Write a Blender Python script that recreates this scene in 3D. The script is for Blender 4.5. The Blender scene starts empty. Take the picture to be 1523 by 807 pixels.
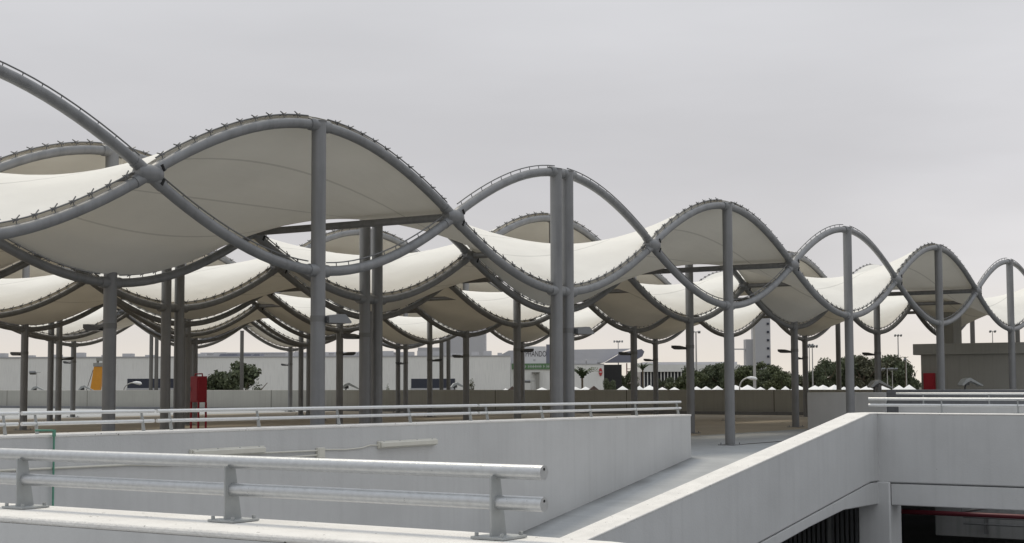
import bpy, math, random
from mathutils import Vector, Matrix
random.seed(7)
S = bpy.context.scene
COL = S.collection
PI = math.pi
sin, cos = math.sin, math.cos

# ------------------------------------------------------------------ camera
FPX, PITCH, YAW, ROLL = 2347.15, .0706, .6025, -.0037
CX, CY = 761.5, 403.5
EYE = Vector((0, 0, 1.65))
Dh = Vector((cos(YAW), sin(YAW), 0)); Rt = Vector((sin(YAW), -cos(YAW), 0)); Up = Vector((0, 0, 1))
Fw = Dh*cos(PITCH) + Up*sin(PITCH); Vp = -Dh*sin(PITCH) + Up*cos(PITCH)
def ray(x, y):
    X, Y = x-CX, y-CY
    c, s = cos(ROLL), sin(ROLL)
    a = c*X+s*Y; b = -s*X+c*Y
    return Fw*FPX + Rt*a - Vp*b
def at(x, y, d):                       # the place seen at a photo pixel, d metres away
    r = ray(x, y); return EYE + r*(d/r.dot(Dh))
def at_x(x, y, X):
    r = ray(x, y); return EYE + r*(X/r.x)
cam = bpy.data.cameras.new('camera'); co = bpy.data.objects.new('camera', cam); COL.objects.link(co)
c_, s_ = cos(ROLL), sin(ROLL)
r_ = Rt*c_ + Vp*s_; u_ = -Rt*s_ + Vp*c_
m = Matrix((r_, u_, -Fw)).transposed().to_4x4(); m.translation = EYE
co.matrix_world = m
cam.sensor_width = 36; cam.lens = 36*FPX/1523; cam.clip_end = 6000; cam.clip_start = .1
S.camera = co

# ------------------------------------------------------------------ materials
def new_mat(name):
    mt = bpy.data.materials.new(name); mt.use_nodes = True
    return mt, mt.node_tree.nodes, mt.node_tree.links, mt.node_tree.nodes['Principled BSDF']
def lin(r, g, b):
    f = lambda c: (c/255/12.92) if c/255 <= .04045 else ((c/255+.055)/1.055)**2.4
    return (f(r), f(g), f(b), 1)
def mat(name, col, rough=.6, metal=0, var=.12, scale=2.0, bump=.0, bscale=40, spec=.5, specks=None, streak=0, detail=5):
    mt, N, L, P = new_mat(name)
    P.inputs['Roughness'].default_value = rough; P.inputs['Metallic'].default_value = metal
    P.inputs['Specular IOR Level'].default_value = spec
    tc = N.new('ShaderNodeTexCoord')
    nz = N.new('ShaderNodeTexNoise'); nz.inputs['Scale'].default_value = scale; nz.inputs['Detail'].default_value = detail
    nz.inputs['Roughness'].default_value = .6
    L.new(tc.outputs['Object'], nz.inputs['Vector'])
    mr = N.new('ShaderNodeMapRange'); mr.inputs['From Min'].default_value = .25; mr.inputs['From Max'].default_value = .75
    mr.inputs['To Min'].default_value = 1-var; mr.inputs['To Max'].default_value = 1+var
    L.new(nz.outputs['Fac'], mr.inputs['Value'])
    mul = N.new('ShaderNodeMix'); mul.data_type = 'RGBA'; mul.blend_type = 'MULTIPLY'; mul.inputs[0].default_value = 1
    mul.inputs[6].default_value = (*col[:3], 1)
    L.new(mr.outputs[0], mul.inputs[7])
    out = mul.outputs[2]
    if streak:                         # rain streaks running down
        mp = N.new('ShaderNodeMapping'); mp.inputs['Scale'].default_value = (5, 5, .25)
        L.new(tc.outputs['Object'], mp.inputs['Vector'])
        n3 = N.new('ShaderNodeTexNoise'); n3.inputs['Scale'].default_value = 1.6; n3.inputs['Detail'].default_value = 6
        L.new(mp.outputs[0], n3.inputs['Vector'])
        m3 = N.new('ShaderNodeMapRange'); m3.inputs['From Min'].default_value = .48; m3.inputs['From Max'].default_value = .75
        m3.inputs['To Min'].default_value = 1; m3.inputs['To Max'].default_value = 1-streak
        L.new(n3.outputs['Fac'], m3.inputs['Value'])
        x3 = N.new('ShaderNodeMix'); x3.data_type = 'RGBA'; x3.blend_type = 'MULTIPLY'; x3.inputs[0].default_value = 1
        L.new(out, x3.inputs[6]); L.new(m3.outputs[0], x3.inputs[7]); out = x3.outputs[2]
    if specks:                         # (scale, threshold, colour): pits and dirt spots
        vo = N.new('ShaderNodeTexVoronoi'); vo.inputs['Scale'].default_value = specks[0]
        L.new(tc.outputs['Object'], vo.inputs['Vector'])
        n2 = N.new('ShaderNodeTexNoise'); n2.inputs['Scale'].default_value = specks[0]*.35
        L.new(tc.outputs['Object'], n2.inputs['Vector'])
        ma = N.new('ShaderNodeMath'); ma.operation = 'LESS_THAN'
        m4 = N.new('ShaderNodeMapRange'); m4.inputs['From Min'].default_value = .52; m4.inputs['From Max'].default_value = .8
        m4.inputs['To Min'].default_value = 0; m4.inputs['To Max'].default_value = specks[1]
        L.new(n2.outputs['Fac'], m4.inputs['Value'])
        L.new(vo.outputs['Distance'], ma.inputs[0]); L.new(m4.outputs[0], ma.inputs[1])
        mx = N.new('ShaderNodeMix'); mx.data_type = 'RGBA'; mx.inputs[7].default_value = specks[2]
        L.new(ma.outputs[0], mx.inputs[0]); L.new(out, mx.inputs[6]); out = mx.outputs[2]
    L.new(out, P.inputs['Base Color'])
    if bump:
        nb = N.new('ShaderNodeTexNoise'); nb.inputs['Scale'].default_value = bscale; nb.inputs['Detail'].default_value = 4
        L.new(tc.outputs['Object'], nb.inputs['Vector'])
        bp = N.new('ShaderNodeBump'); bp.inputs['Strength'].default_value = bump; bp.inputs['Distance'].default_value = .02
        L.new(nb.outputs['Fac'], bp.inputs['Height']); L.new(bp.outputs[0], P.inputs['Normal'])
    return mt
M = {}
M['paint'] = mat('painted_concrete', (.525, .528, .525), .75, var=.08, scale=.7, bump=.14, bscale=25, streak=.06, specks=(2.2, .05, (.06, .06, .06, 1)))
M['coping'] = mat('pitted_coping', (.74, .725, .695), .85, var=.10, scale=3, bump=.5, bscale=45, specks=(24, .38, (.09, .08, .07, 1)))
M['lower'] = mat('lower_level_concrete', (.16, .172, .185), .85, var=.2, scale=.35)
M['slab'] = mat('light_deck_concrete', (.355, .368, .375), .85, var=.14, scale=.5, bump=.15, bscale=18, detail=9, streak=0)
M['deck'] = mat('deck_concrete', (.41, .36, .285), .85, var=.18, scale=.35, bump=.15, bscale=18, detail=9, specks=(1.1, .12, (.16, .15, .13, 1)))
M['ramp'] = mat('ramp_concrete', (.385, .395, .40), .85, var=.12, scale=.6, bump=.35, bscale=14, detail=9)
def ramp_dirt(mt):
    N, L = mt.node_tree.nodes, mt.node_tree.links; P = N['Principled BSDF']
    src = P.inputs['Base Color'].links[0].from_socket
    tc = N.new('ShaderNodeTexCoord'); sp = N.new('ShaderNodeSeparateXYZ'); L.new(tc.outputs['Object'], sp.inputs[0])
    nz = N.new('ShaderNodeTexNoise'); nz.inputs['Scale'].default_value = 1.3; nz.inputs['Detail'].default_value = 6; L.new(tc.outputs['Object'], nz.inputs['Vector'])
    a = N.new('ShaderNodeMath'); a.operation = 'MULTIPLY_ADD'; a.inputs[1].default_value = .5; L.new(nz.outputs['Fac'], a.inputs[0]); L.new(sp.outputs['Y'], a.inputs[2])
    r = N.new('ShaderNodeMapRange'); r.inputs['From Min'].default_value = 16.5; r.inputs['From Max'].default_value = 16.9; r.inputs['To Max'].default_value = .75; L.new(a.outputs[0], r.inputs['Value'])
    mp = N.new('ShaderNodeMapping'); mp.inputs['Scale'].default_value = (9, .6, 1); L.new(tc.outputs['Object'], mp.inputs['Vector'])
    n2 = N.new('ShaderNodeTexNoise'); n2.inputs['Scale'].default_value = 1; n2.inputs['Detail'].default_value = 5; L.new(mp.outputs[0], n2.inputs['Vector'])
    m2 = N.new('ShaderNodeMapRange'); m2.inputs['From Min'].default_value = .35; m2.inputs['From Max'].default_value = .7; m2.inputs['To Min'].default_value = .95; m2.inputs['To Max'].default_value = 1.04; L.new(n2.outputs['Fac'], m2.inputs['Value'])
    y = N.new('ShaderNodeMix'); y.data_type = 'RGBA'; y.blend_type = 'MULTIPLY'; y.inputs[0].default_value = 1; L.new(src, y.inputs[6]); L.new(m2.outputs[0], y.inputs[7])
    x = N.new('ShaderNodeMix'); x.data_type = 'RGBA'; x.inputs[7].default_value = (.10, .10, .095, 1)
    L.new(r.outputs[0], x.inputs[0]); L.new(y.outputs[2], x.inputs[6]); L.new(x.outputs[2], P.inputs['Base Color'])
ramp_dirt(M['ramp'])
M['rawwall'] = mat('raw_concrete', (.25, .25, .245), .9, var=.14, scale=.5, bump=.2, bscale=12, streak=.25, detail=8)
M['greywall'] = mat('grey_concrete', (.17, .175, .185), .9, var=.12, scale=.8, bump=.2, bscale=12, streak=.2)
M['house'] = mat('rendered_wall', (.29, .285, .26), .9, var=.06, scale=.8, bump=.1, bscale=20, streak=.1)
M['steel'] = mat('grey_painted_steel', (.208, .211, .215), .48, metal=.25, var=.14, scale=1.4, bump=.03, bscale=30, streak=.22)
M['darksteel'] = mat('dark_bolt_steel', (.17, .17, .17), .5, metal=.5, var=.1)
M['hole'] = mat('tube_inside', (.012, .012, .012), .9, var=0)
M['galv'] = mat('galvanised_steel', (.50, .512, .52), .40, metal=.78, var=.10, scale=30, bump=.08, bscale=70, detail=9, specks=(70, .3, (.33, .34, .35, 1)))
M['galvskylit'] = mat('skylit_galvanised_rail', (.70, .71, .71), .42, metal=.6, var=.06, scale=20)  # paler copy of the galvanised steel; light from overhead sky put into the colour
M['galvdull'] = mat('dull_galvanised_plate', (.36, .375, .375), .6, metal=.35, var=.12, scale=8)
M['lamp'] = mat('lamp_housing', (.06, .06, .062), .5, metal=.2, var=.1)
M['lampgrey'] = mat('grey_lamp_housing', (.20, .205, .21), .45, metal=.3, var=.1)
M['glass'] = mat('lamp_glass', (.32, .33, .34), .15, var=.05)
M['red'] = mat('red_enamel', (.33, .010, .022), .6, var=.08, scale=4)
M['redpipe'] = mat('red_pipe_paint', (.11, .010, .018), .5, var=.1)
M['green'] = mat('green_pipe_paint', (.10, .27, .19), .5, var=.12, scale=6)
M['cream'] = mat('cream_plastic', (.60, .585, .52), .45, var=.05, scale=6)
M['white'] = mat('white_canvas', (.80, .80, .79), .8, var=.05, scale=.5)
M['warehouse'] = mat('warehouse_cladding', (.74, .735, .70), .7, var=.05, scale=.15, streak=.14)
M['palegrey'] = mat('pale_roof_metal', (.42, .42, .43), .6, var=.05, scale=.2)
M['roofgrey'] = mat('hall_roof_metal', (.50, .50, .525), .55, var=.05, scale=.2)
M['fascia'] = mat('blue_grey_fascia', (.17, .175, .215), .6, var=.05, scale=.2)
M['window'] = mat('dark_blue_window', (.022, .027, .045), .3, var=.1, scale=.4)
M['tower'] = mat('tower_panels', (.42, .42, .43), .7, var=.04, scale=.1)
M['signwhite'] = mat('sign_board', (.62, .62, .63), .6, var=.03)
M['signgreen'] = mat('green_sign_band', (.10, .19, .085), .6, var=.05)
M['ink'] = mat('sign_ink', (.05, .045, .055), .6, var=0)
M['signred'] = mat('red_disc_paint', (.42, .05, .05), .5, var=.05)
M['yellow'] = mat('yellow_machine_paint', (.62, .27, .02), .45, var=.08)
M['dirt'] = mat('ground_soil', (.12, .115, .095), .95, var=.3, scale=.05)
M['bark'] = mat('bark', (.10, .075, .05), .9, var=.25, scale=3)
M['frond'] = mat('palm_frond', (.045, .07, .025), .6, var=.3, scale=2)
M['pole'] = mat('pale_lamp_pole', (.42, .41, .39), .5, metal=.3, var=.05)
M['drain'] = mat('drain_grate', (.06, .055, .05), .8, var=.2, scale=12)
M['darkbay'] = mat('dark_bay_shade', (.022, .022, .022), .8, var=.15)  # near-black solid colour stands in for the shade inside an open bay
M['backlitpost'] = mat('backlit_steel_post', (.12, .115, .105), .6, metal=.2, var=.1)  # same steel as the masts, with its backlit shade painted into the colour
M['darkroof'] = mat('brown_roof', (.10, .07, .06), .8, var=.1)
def leaf_mat(name, a, b):
    mt, N, L, P = new_mat(name)
    g = N.new('ShaderNodeNewGeometry'); r = N.new('ShaderNodeValToRGB')
    r.color_ramp.elements[0].color = (*a, 1); r.color_ramp.elements[1].color = (*b, 1)
    L.new(g.outputs['Random Per Island'], r.inputs[0]); L.new(r.outputs[0], P.inputs['Base Color'])
    P.inputs['Roughness'].default_value = .65
    return mt
M['leaf_a'] = leaf_mat('leaves_dark', (.052, .066, .036), (.125, .148, .075))
M['leaf_b'] = leaf_mat('leaves_mid', (.048, .062, .026), (.12, .14, .058))
M['leaf_c'] = leaf_mat('leaves_olive', (.052, .055, .032), (.115, .115, .065))

def fabric_mat():
    mt = bpy.data.materials.new('tensile_fabric'); mt.use_nodes = True
    N, L = mt.node_tree.nodes, mt.node_tree.links
    N.clear()
    o = N.new('ShaderNodeOutputMaterial'); mix = N.new('ShaderNodeMixShader'); d = N.new('ShaderNodeBsdfDiffuse'); t = N.new('ShaderNodeBsdfTranslucent')
    tc = N.new('ShaderNodeTexCoord'); nz = N.new('ShaderNodeTexNoise'); nz.inputs['Scale'].default_value = .7; nz.inputs['Detail'].default_value = 6
    L.new(tc.outputs['Object'], nz.inputs['Vector'])
    mr = N.new('ShaderNodeMapRange'); mr.inputs['From Min'].default_value = .3; mr.inputs['From Max'].default_value = .7; mr.inputs['To Min'].default_value = .94; mr.inputs['To Max'].default_value = 1.03
    L.new(nz.outputs['Fac'], mr.inputs['Value'])
    # welded seams run along the strip: thin darker lines at four places across it
    sp = N.new('ShaderNodeSeparateXYZ'); L.new(tc.outputs['UV'], sp.inputs[0])
    ad = N.new('ShaderNodeMath'); ad.operation = 'MULTIPLY'; ad.inputs[1].default_value = 4; L.new(sp.outputs['Y'], ad.inputs[0])
    mpw = N.new('ShaderNodeMapping'); mpw.inputs['Scale'].default_value = (.5, 2.2, .5); L.new(tc.outputs['Object'], mpw.inputs['Vector'])
    nw_ = N.new('ShaderNodeTexNoise'); nw_.inputs['Scale'].default_value = 1.1; nw_.inputs['Detail'].default_value = 5; L.new(mpw.outputs[0], nw_.inputs['Vector'])
    bw_ = N.new('ShaderNodeBump'); bw_.inputs['Strength'].default_value = .22; bw_.inputs['Distance'].default_value = .12; L.new(nw_.outputs['Fac'], bw_.inputs['Height']); L.new(bw_.outputs[0], d.inputs['Normal'])
    fr = N.new('ShaderNodeMath'); fr.operation = 'PINGPONG'; fr.inputs[1].default_value = .5; L.new(ad.outputs[0], fr.inputs[0])
    lt = N.new('ShaderNodeMath'); lt.operation = 'LESS_THAN'; lt.inputs[1].default_value = .018; L.new(fr.outputs[0], lt.inputs[0])
    sm = N.new('ShaderNodeMapRange'); sm.inputs['To Min'].default_value = 1; sm.inputs['To Max'].default_value = .80; L.new(lt.outputs[0], sm.inputs['Value'])
    mu = N.new('ShaderNodeMath'); mu.operation = 'MULTIPLY'; L.new(mr.outputs[0], mu.inputs[0]); L.new(sm.outputs[0], mu.inputs[1])
    for sh, col in ((d, FAB_D), (t, FAB_T)):
        x = N.new('ShaderNodeMix'); x.data_type = 'RGBA'; x.blend_type = 'MULTIPLY'; x.inputs[0].default_value = 1
        x.inputs[6].default_value = (*col, 1); L.new(mu.outputs[0], x.inputs[7]); L.new(x.outputs[2], sh.inputs['Color'])
    mix.inputs[0].default_value = FAB_MIX
    L.new(d.outputs[0], mix.inputs[1]); L.new(t.outputs[0], mix.inputs[2]); L.new(mix.outputs[0], o.inputs[0])
    return mt
FAB_D, FAB_T, FAB_MIX = (.80, .785, .74), (.54, .48, .36), .075
M['fabric'] = fabric_mat()
def panel_joint_mat(name, col, step, axis):
    """concrete cast in panels: thin dark vertical joints every step metres along an axis"""
    mt = mat(name, col, .9, var=.10, scale=.4, bump=.2, bscale=12, streak=.10, detail=8)
    N, L = mt.node_tree.nodes, mt.node_tree.links; P = N['Principled BSDF']
    src = P.inputs['Base Color'].links[0].from_socket
    tc = N.new('ShaderNodeTexCoord'); sp = N.new('ShaderNodeSeparateXYZ'); L.new(tc.outputs['Object'], sp.inputs[0])
    a = N.new('ShaderNodeMath'); a.operation = 'DIVIDE'; a.inputs[1].default_value = step; L.new(sp.outputs[axis], a.inputs[0])
    b = N.new('ShaderNodeMath'); b.operation = 'PINGPONG'; b.inputs[1].default_value = .5; L.new(a.outputs[0], b.inputs[0])
    c = N.new('ShaderNodeMath'); c.operation = 'LESS_THAN'; c.inputs[1].default_value = .022/step; L.new(b.outputs[0], c.inputs[0])
    x = N.new('ShaderNodeMix'); x.data_type = 'RGBA'; x.inputs[7].default_value = (.05, .047, .04, 1)
    L.new(c.outputs[0], x.inputs[0]); L.new(src, x.inputs[6]); L.new(x.outputs[2], P.inputs['Base Color'])
    return mt
M['farwall'] = panel_joint_mat('cast_panel_concrete', (.35, .345, .31), 8.6, 1)
M['cladding'] = M['warehouse']

# ------------------------------------------------------------------ mesh helpers
class MB:
    def __init__(s): s.v = []; s.f = []; s.sm = []; s.uv = None
    def face(s, idx, smooth=False): s.f.append(idx); s.sm.append(smooth)
    def box(s, a, b):
        n = len(s.v)
        for z in (a[2], b[2]):
            for x, y in ((a[0], a[1]), (b[0], a[1]), (b[0], b[1]), (a[0], b[1])): s.v.append((x, y, z))
        for q in ((3, 2, 1, 0), (4, 5, 6, 7), (0, 1, 5, 4), (1, 2, 6, 5), (2, 3, 7, 6), (3, 0, 4, 7)): s.face([n+i for i in q])
        return s
    def cbox(s, c, d, R=None):
        n = len(s.v); h = [k/2 for k in d]; c = Vector(c)
        for z in (-1, 1):
            for x, y in ((-1, -1), (1, -1), (1, 1), (-1, 1)):
                p = Vector((x*h[0], y*h[1], z*h[2]))
                if R is not None: p = R @ p
                s.v.append(tuple(c+p))
        for q in ((3, 2, 1, 0), (4, 5, 6, 7), (0, 1, 5, 4), (1, 2, 6, 5), (2, 3, 7, 6), (3, 0, 4, 7)): s.face([n+i for i in q])
        return s
    def tube(s, pts, r, n=12, cap=True, smooth=True):
        pts = [Vector(p) for p in pts]; rs = r if isinstance(r, (list, tuple)) else [r]*len(pts)
        base = len(s.v); ref = None
        for i, p in enumerate(pts):
            t = (pts[min(i+1, len(pts)-1)]-pts[max(i-1, 0)]).normalized()
            if ref is None:
                ref = Vector((0, 1, 0)) if abs(t.y) < .9 else Vector((1, 0, 0))
            a = (ref - t*ref.dot(t)).normalized(); b = t.cross(a); ref = a
            for k in range(n):
                w = 2*PI*k/n; s.v.append(tuple(p + (a*cos(w)+b*sin(w))*rs[i]))
        for i in range(len(pts)-1):
            for k in range(n):
                k2 = (k+1) % n
                s.face([base+i*n+k, base+i*n+k2, base+(i+1)*n+k2, base+(i+1)*n+k], smooth)
        if cap:
            s.face([base+k for k in range(n)][::-1]); s.face([base+(len(pts)-1)*n+k for k in range(n)])
        return s
    def prism(s, poly, axis, a, b):
        """a closed outline (pairs in the two other axes, in order) pushed from a to b along an axis"""
        n = len(s.v); k = len(poly)
        for w in (a, b):
            for p in poly:
                q = list(p); q.insert(axis, w); s.v.append(tuple(q))
        area = sum(poly[i][0]*poly[(i+1) % k][1]-poly[(i+1) % k][0]*poly[i][1] for i in range(k))
        flip = (area > 0) != (axis == 1)
        lo = [n+i for i in range(k)]; hi = [n+k+i for i in range(k)]
        s.face(lo[::-1] if flip else lo); s.face(hi if flip else hi[::-1])
        for i in range(k):
            j = (i+1) % k
            q = [lo[i], lo[j], hi[j], hi[i]]
            s.face(q if flip else q[::-1])
        return s
    def quad(s, *p):
        n = len(s.v); s.v += [tuple(x) for x in p]; s.face(list(range(n, n+len(p)))); return s
    def mesh(s, name, m):
        me = bpy.data.meshes.new(name); me.from_pydata(s.v, [], s.f); me.materials.append(m)
        me.polygons.foreach_set('use_smooth', s.sm)
        me.update(); me.set_sharp_from_angle(angle=.7); return me
    def build(s, name, m, parent=None, bevel=0, loc=None):
        o = bpy.data.objects.new(name, s.mesh(name, m)); COL.objects.link(o)
        if parent: o.parent = parent
        if loc: o.location = loc
        if bevel:
            b = o.modifiers.new('bevel', 'BEVEL'); b.width = bevel; b.segments = 2; b.limit_method = 'ANGLE'; b.angle_limit = .6
        return o
def tag(o, label=None, cat=None, group=None, kind=None):
    if label: o['label'] = label
    if cat: o['category'] = cat
    if group: o['group'] = group
    if kind: o['kind'] = kind
    return o
def empty(name, loc, label, cat, group=None, rz=0):
    o = bpy.data.objects.new(name, None); COL.objects.link(o); o.location = loc; o.rotation_euler = (0, 0, rz)
    return tag(o, label, cat, group)
def place(name, me, parent=None, loc=None, rot=None):
    o = bpy.data.objects.new(name, me); COL.objects.link(o)
    if parent: o.parent = parent
    if loc: o.location = loc
    if rot: o.rotation_euler = rot
    return o
ORD = ['first', 'second', 'third', 'fourth', 'fifth', 'sixth', 'seventh', 'eighth', 'ninth', 'tenth', 'eleventh', 'twelfth', 'thirteenth', 'fourteenth',
       'fifteenth', 'sixteenth', 'seventeenth', 'eighteenth', 'nineteenth', 'twentieth', 'twenty-first', 'twenty-second', 'twenty-third', 'twenty-fourth', 'twenty-fifth', 'twenty-sixth', 'twenty-seventh', 'twenty-eighth']

# ------------------------------------------------------------------ setting: decks, ramp, ground
gz = -3.6
MB().quad((-3000, -3000, gz-.02), (3000, -3000, gz-.02), (3000, 3000, gz-.02), (-3000, 3000, gz-.02)).build('ground', M['dirt'])['kind'] = 'structure'
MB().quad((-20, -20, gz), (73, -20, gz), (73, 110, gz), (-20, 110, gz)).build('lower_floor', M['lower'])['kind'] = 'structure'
d = MB()
T = -.5
d.box((-20, -20, T), (5.34, 17.1, 0)); d.box((-20, 17.1, T), (73.28, 23.2, 0))
d.box((-20, 63, T), (73.28, 110, 0)); d.box((31.08, 13.45, T), (73.28, 17.1, 0)); d.box((33.3, 12.4, T), (36.5, 13.45, 0)); d.box((37.0, -20, T), (73.28, 13.45, 0))
d.build('deck_floor', M['slab'])['kind'] = 'structure'
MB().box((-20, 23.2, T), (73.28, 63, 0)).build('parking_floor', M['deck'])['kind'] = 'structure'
SL = .1667
rp = MB(); rp.prism([(31.08, 0), (9.5, -(31.08-9.5)*SL), (9.5, -(31.08-9.5)*SL-.3), (31.08, -.3)], 1, 13.45, 16.6)
rp.build('ramp', M['ramp'])['kind'] = 'structure'

# ------------------------------------------------------------------ parapets
def ztop(X): return 1.0-(X-12.8)*.0036
w = MB(); w.prism([(2, ztop(2)), (31.1, ztop(31.1)), (31.1, -.55), (9.5, -4), (2, -4)], 1, 16.6, 17.08)
tag(w.build('parapet_wall', M['paint'], bevel=.025), 'long white painted parapet between ramp and canopy deck carrying thin rails and strip lights', 'wall')
MB().prism([(2, ztop(2)+.013), (31.11, ztop(31.1)+.013), (31.11, ztop(31.1)-.03), (2, ztop(2)-.03)], 1, 16.592, 17.088).build('coping', M['coping'], bpy.data.objects['parapet_wall'], bevel=.012)
# near parapet: runs across the bottom of the picture, then turns back towards the viewer
outer = [(5.36, 17), (5.36, 4.4), (5.30, 3.8), (5.12, 3.2), (4.75, 2.7), (3.0, 1.4)]
inner = [(5.93, 17), (5.97, 4.4), (5.93, 3.55), (5.72, 2.85), (5.25, 2.25), (3.4, .85)]
nw = MB(); nw.prism([p for p in inner] + [p for p in outer[::-1]], 2, -3.6, .93)
o = nw.build('parapet_wall', M['paint'])
tag(o, 'nearest parapet across the bottom of the picture with a wide pitted white top', 'wall')
cp = MB(); cp.prism([p for p in inner] + [p for p in outer[::-1]], 2, .93, .965)
cp.build('coping', M['coping'], o, bevel=.012)
# sloping ramp wall, its lower edge beam and the shadow joint between
rt = lambda X: .965-max(0, 32.35-X)*.1505
rw = MB(); rw.prism([(33.25, .965), (32.35, .965), (12, rt(12)), (12, rt(12)-1.46), (32.35, -.495), (33.25, -.495)], 1, 12.95, 13.45)
ro = rw.build('ramp_wall', M['paint'], bevel=.03)
tag(ro, 'white parapet wall sloping down beside the ramp from the corner pillar', 'wall')
MB().prism([(33.26, .978), (32.34, .978), (12, rt(12)+.014), (12, rt(12)-.02), (32.36, .945), (33.26, .945)], 1, 12.942, 13.458).build('coping', M['coping'], ro, bevel=.012)
eb = MB(); eb.prism([(32.8, -.515), (32.35, -.515), (12, rt(12)-1.48), (12, rt(12)-1.70), (29.2, -1.2), (30.9, -.985), (32.8, -.985)], 1, 12.965, 13.44)
eb.build('edge_beam', M['paint'], ro, bevel=.02)
MB().prism([(32.8, -.45), (32.35, -.45), (12, rt(12)-1.4), (12, rt(12)-1.6), (32.35, -.6), (32.8, -.6)], 1, 13.0, 13.40).build('joint', M['greywall'], ro)
lw = MB(); lw.box((32.8, -12, -.52), (33.3, 13.02, .961))
lo = lw.build('parapet_wall', M['paint'], bevel=.03); tag(lo, 'level white parapet with a shadow joint at right, above the dark opening', 'wall')
MB().box((32.792, -12, .945), (33.308, 13.0, .974)).build('coping', M['coping'], lo, bevel=.012)
MB().box((32.815, -12, -1.0), (33.29, 12.69, -.54)).build('edge_beam', M['paint'], lo, bevel=.02)
MB().box((32.86, -12, -.6), (33.25, 12.69, -.5)).build('joint', M['greywall'], lo)
pl = MB(); pl.box((32.78, 12.70, gz), (33.45, 13.43, -.5))
tag(pl.build('concrete_pillar', M['paint'], bevel=.03), 'stout white concrete pillar under the corner where sloping and level parapets meet', 'pillar')
# parapet beyond the second void, and its rails
bw = MB(); bw.box((36.5, -12, -.501), (37.0, 14.6, .90)); bo_ = bw.build('parapet_wall', M['paint'], bevel=.03); tag(bo_, 'white parapet just behind the level right-hand one, topped by two bright rails', 'wall')
MB().box((36.52, -12, -1.95), (36.98, at_x(1391, 775, 36.5).y, -.505)).build('lower_wall', M['rawwall'], bo_)
blk = MB(); blk.box((51.25, 19.92, 0), (51.75, 22.8, 1.29))
tag(blk.build('parapet_wall', M['paint'], bevel=.03), 'short white block wall standing on the deck beside the ramp top', 'wall')
gw = MB(); gw.box((51.28, -10, 0), (51.7, 19.915, 1.385))
tag(gw.build('parapet_wall', M['greywall'], bevel=.02), 'dark grey wall behind the rails at right, in front of the low building', 'wall')
fw = MB(); fw.box((73.3, 22.9, gz), (73.6, 110, 1.27))
fo = fw.build('boundary_wall', M['farwall'], bevel=.02); tag(fo, 'long raw concrete boundary wall closing the far end of the parking deck', 'wall')
MB().box((72.9, 22.9, .004), (73.296, 110, .16)).build('kerb', M['greywall'], fo)
# lower level: louvre screen, red pipe, dark handrail
ls = empty('louvre_screen', (35.2, 13.6, gz), 'grey slatted screen in the dark gap under the sloping ramp wall', 'screen')
lv = MB()
for i in range(26): lv.box((0, .12*i, 0), (.03, .12*i+.06, 3.0))
lv.build('slats', M['greywall'], ls)
fr = MB(); fr.box((-.03, -.1, 0), (.06, -.02, 3.05)); fr.box((-.03, 3.12, 0), (.06, 3.2, 3.05)); fr.box((-.03, 1.5, 0), (-.002, 1.58, 3.05)); fr.box((-.03, -.02, 2.97), (-.002, 3.12, 3.05)); fr.build('frame', M['galvdull'], ls)
rpp = empty('fire_main_pipe', (35.6, 12.5, -1.36), 'dark red pipe running under the level right-hand parapet', 'pipe')
MB().tube([(0, 1.2, 0), (0, -14, 0)], .055, 10).build('pipe', M['redpipe'], rpp)
br = MB()
for y in (-.4, -3.4, -6.4): br.tube([(0, y, .0), (0, y, .86)], .014, 6)
br.build('hanger', M['darksteel'], rpp)
MB().tube([(.1, -.3, .03), (.1, -1.9, .34), (.1, -3, .4)], .03, 8).build('branch_pipe', M['darksteel'], rpp)
hr = empty('guard_rail', (36.3, 12.3, -1.9), 'dark double handrail in the lower level opening below the red pipe', 'railing')
MB().tube([(0, .0, .42), (0, -14, .42)], .022, 8).build('top_rail', M['darksteel'], hr)
MB().tube([(0, .0, .27), (0, -14, .27)], .022, 8).build('bottom_rail', M['darksteel'], hr)
for y in (-.5, -3, -5.5, -8): MB().box((-.01, y-.02, 0.05), (.18, y+.02, .44)).build('post', M['darksteel'], hr)

# ------------------------------------------------------------------ guard rails
def rail_y(X, y0, y1, zb, ztopr, zlow, r, posts, label, caps=True, slope=0):
    """rails along Y on a parapet top at X"""
    e = empty('guard_rail', (X, y0, zb), label, 'railing', 'galvanised guard rails')
    L_ = y1-y0
    for nm, zz in (('top_rail', ztopr), ('bottom_rail', zlow)):
        t = MB().tube([(0, 0, zz-zb)] + [(0, L_*k/6, zz-zb) for k in range(1, 7)], r, 16).build(nm, M['galv'] if caps else M['galvskylit'], e)
        if caps:
            MB().tube([(0, -.0015, zz-zb+r*.45), (0, .004, zz-zb+r*.45)], r*.2, 8).build('drain_hole', M['hole'], t)
    for y in posts:
        p = MB(); yy = y-y0; h = ztopr-zb-r*.6
        p.prism([(-.05, .012), (.066, .012), (.018, h), (-.05, h)], 1, yy-.005, yy+.005)
        po = p.build('post', M['galvdull'], e)
        b = MB(); b.box((-.08, yy-.088, 0), (.108, yy+.088, .012)); bo = b.build('base_plate', M['galvdull'], po, bevel=.002)
        for dx in (-.06, .088):
            for dy in (-.068, .068): MB().tube([(dx, yy+dy, .0121), (dx, yy+dy, .028)], .010, 6, smooth=False).build('bolt', M['galvdull'], po)
    return e
near = rail_y(5.75, 3.79, 9.2, .967, 1.262, 1.125, .0328, (4.04, 5.66, 7.26, 8.86), 'thick galvanised double rail on the nearest parapet, ends open at centre')
rail_y(36.72, -3, 14.72, .902, 1.235, 1.085, .033, (12.9, 11.1, 9.3, 7.5), 'two bright thin rails on the white parapet behind the level right-hand one', caps=False)
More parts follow.
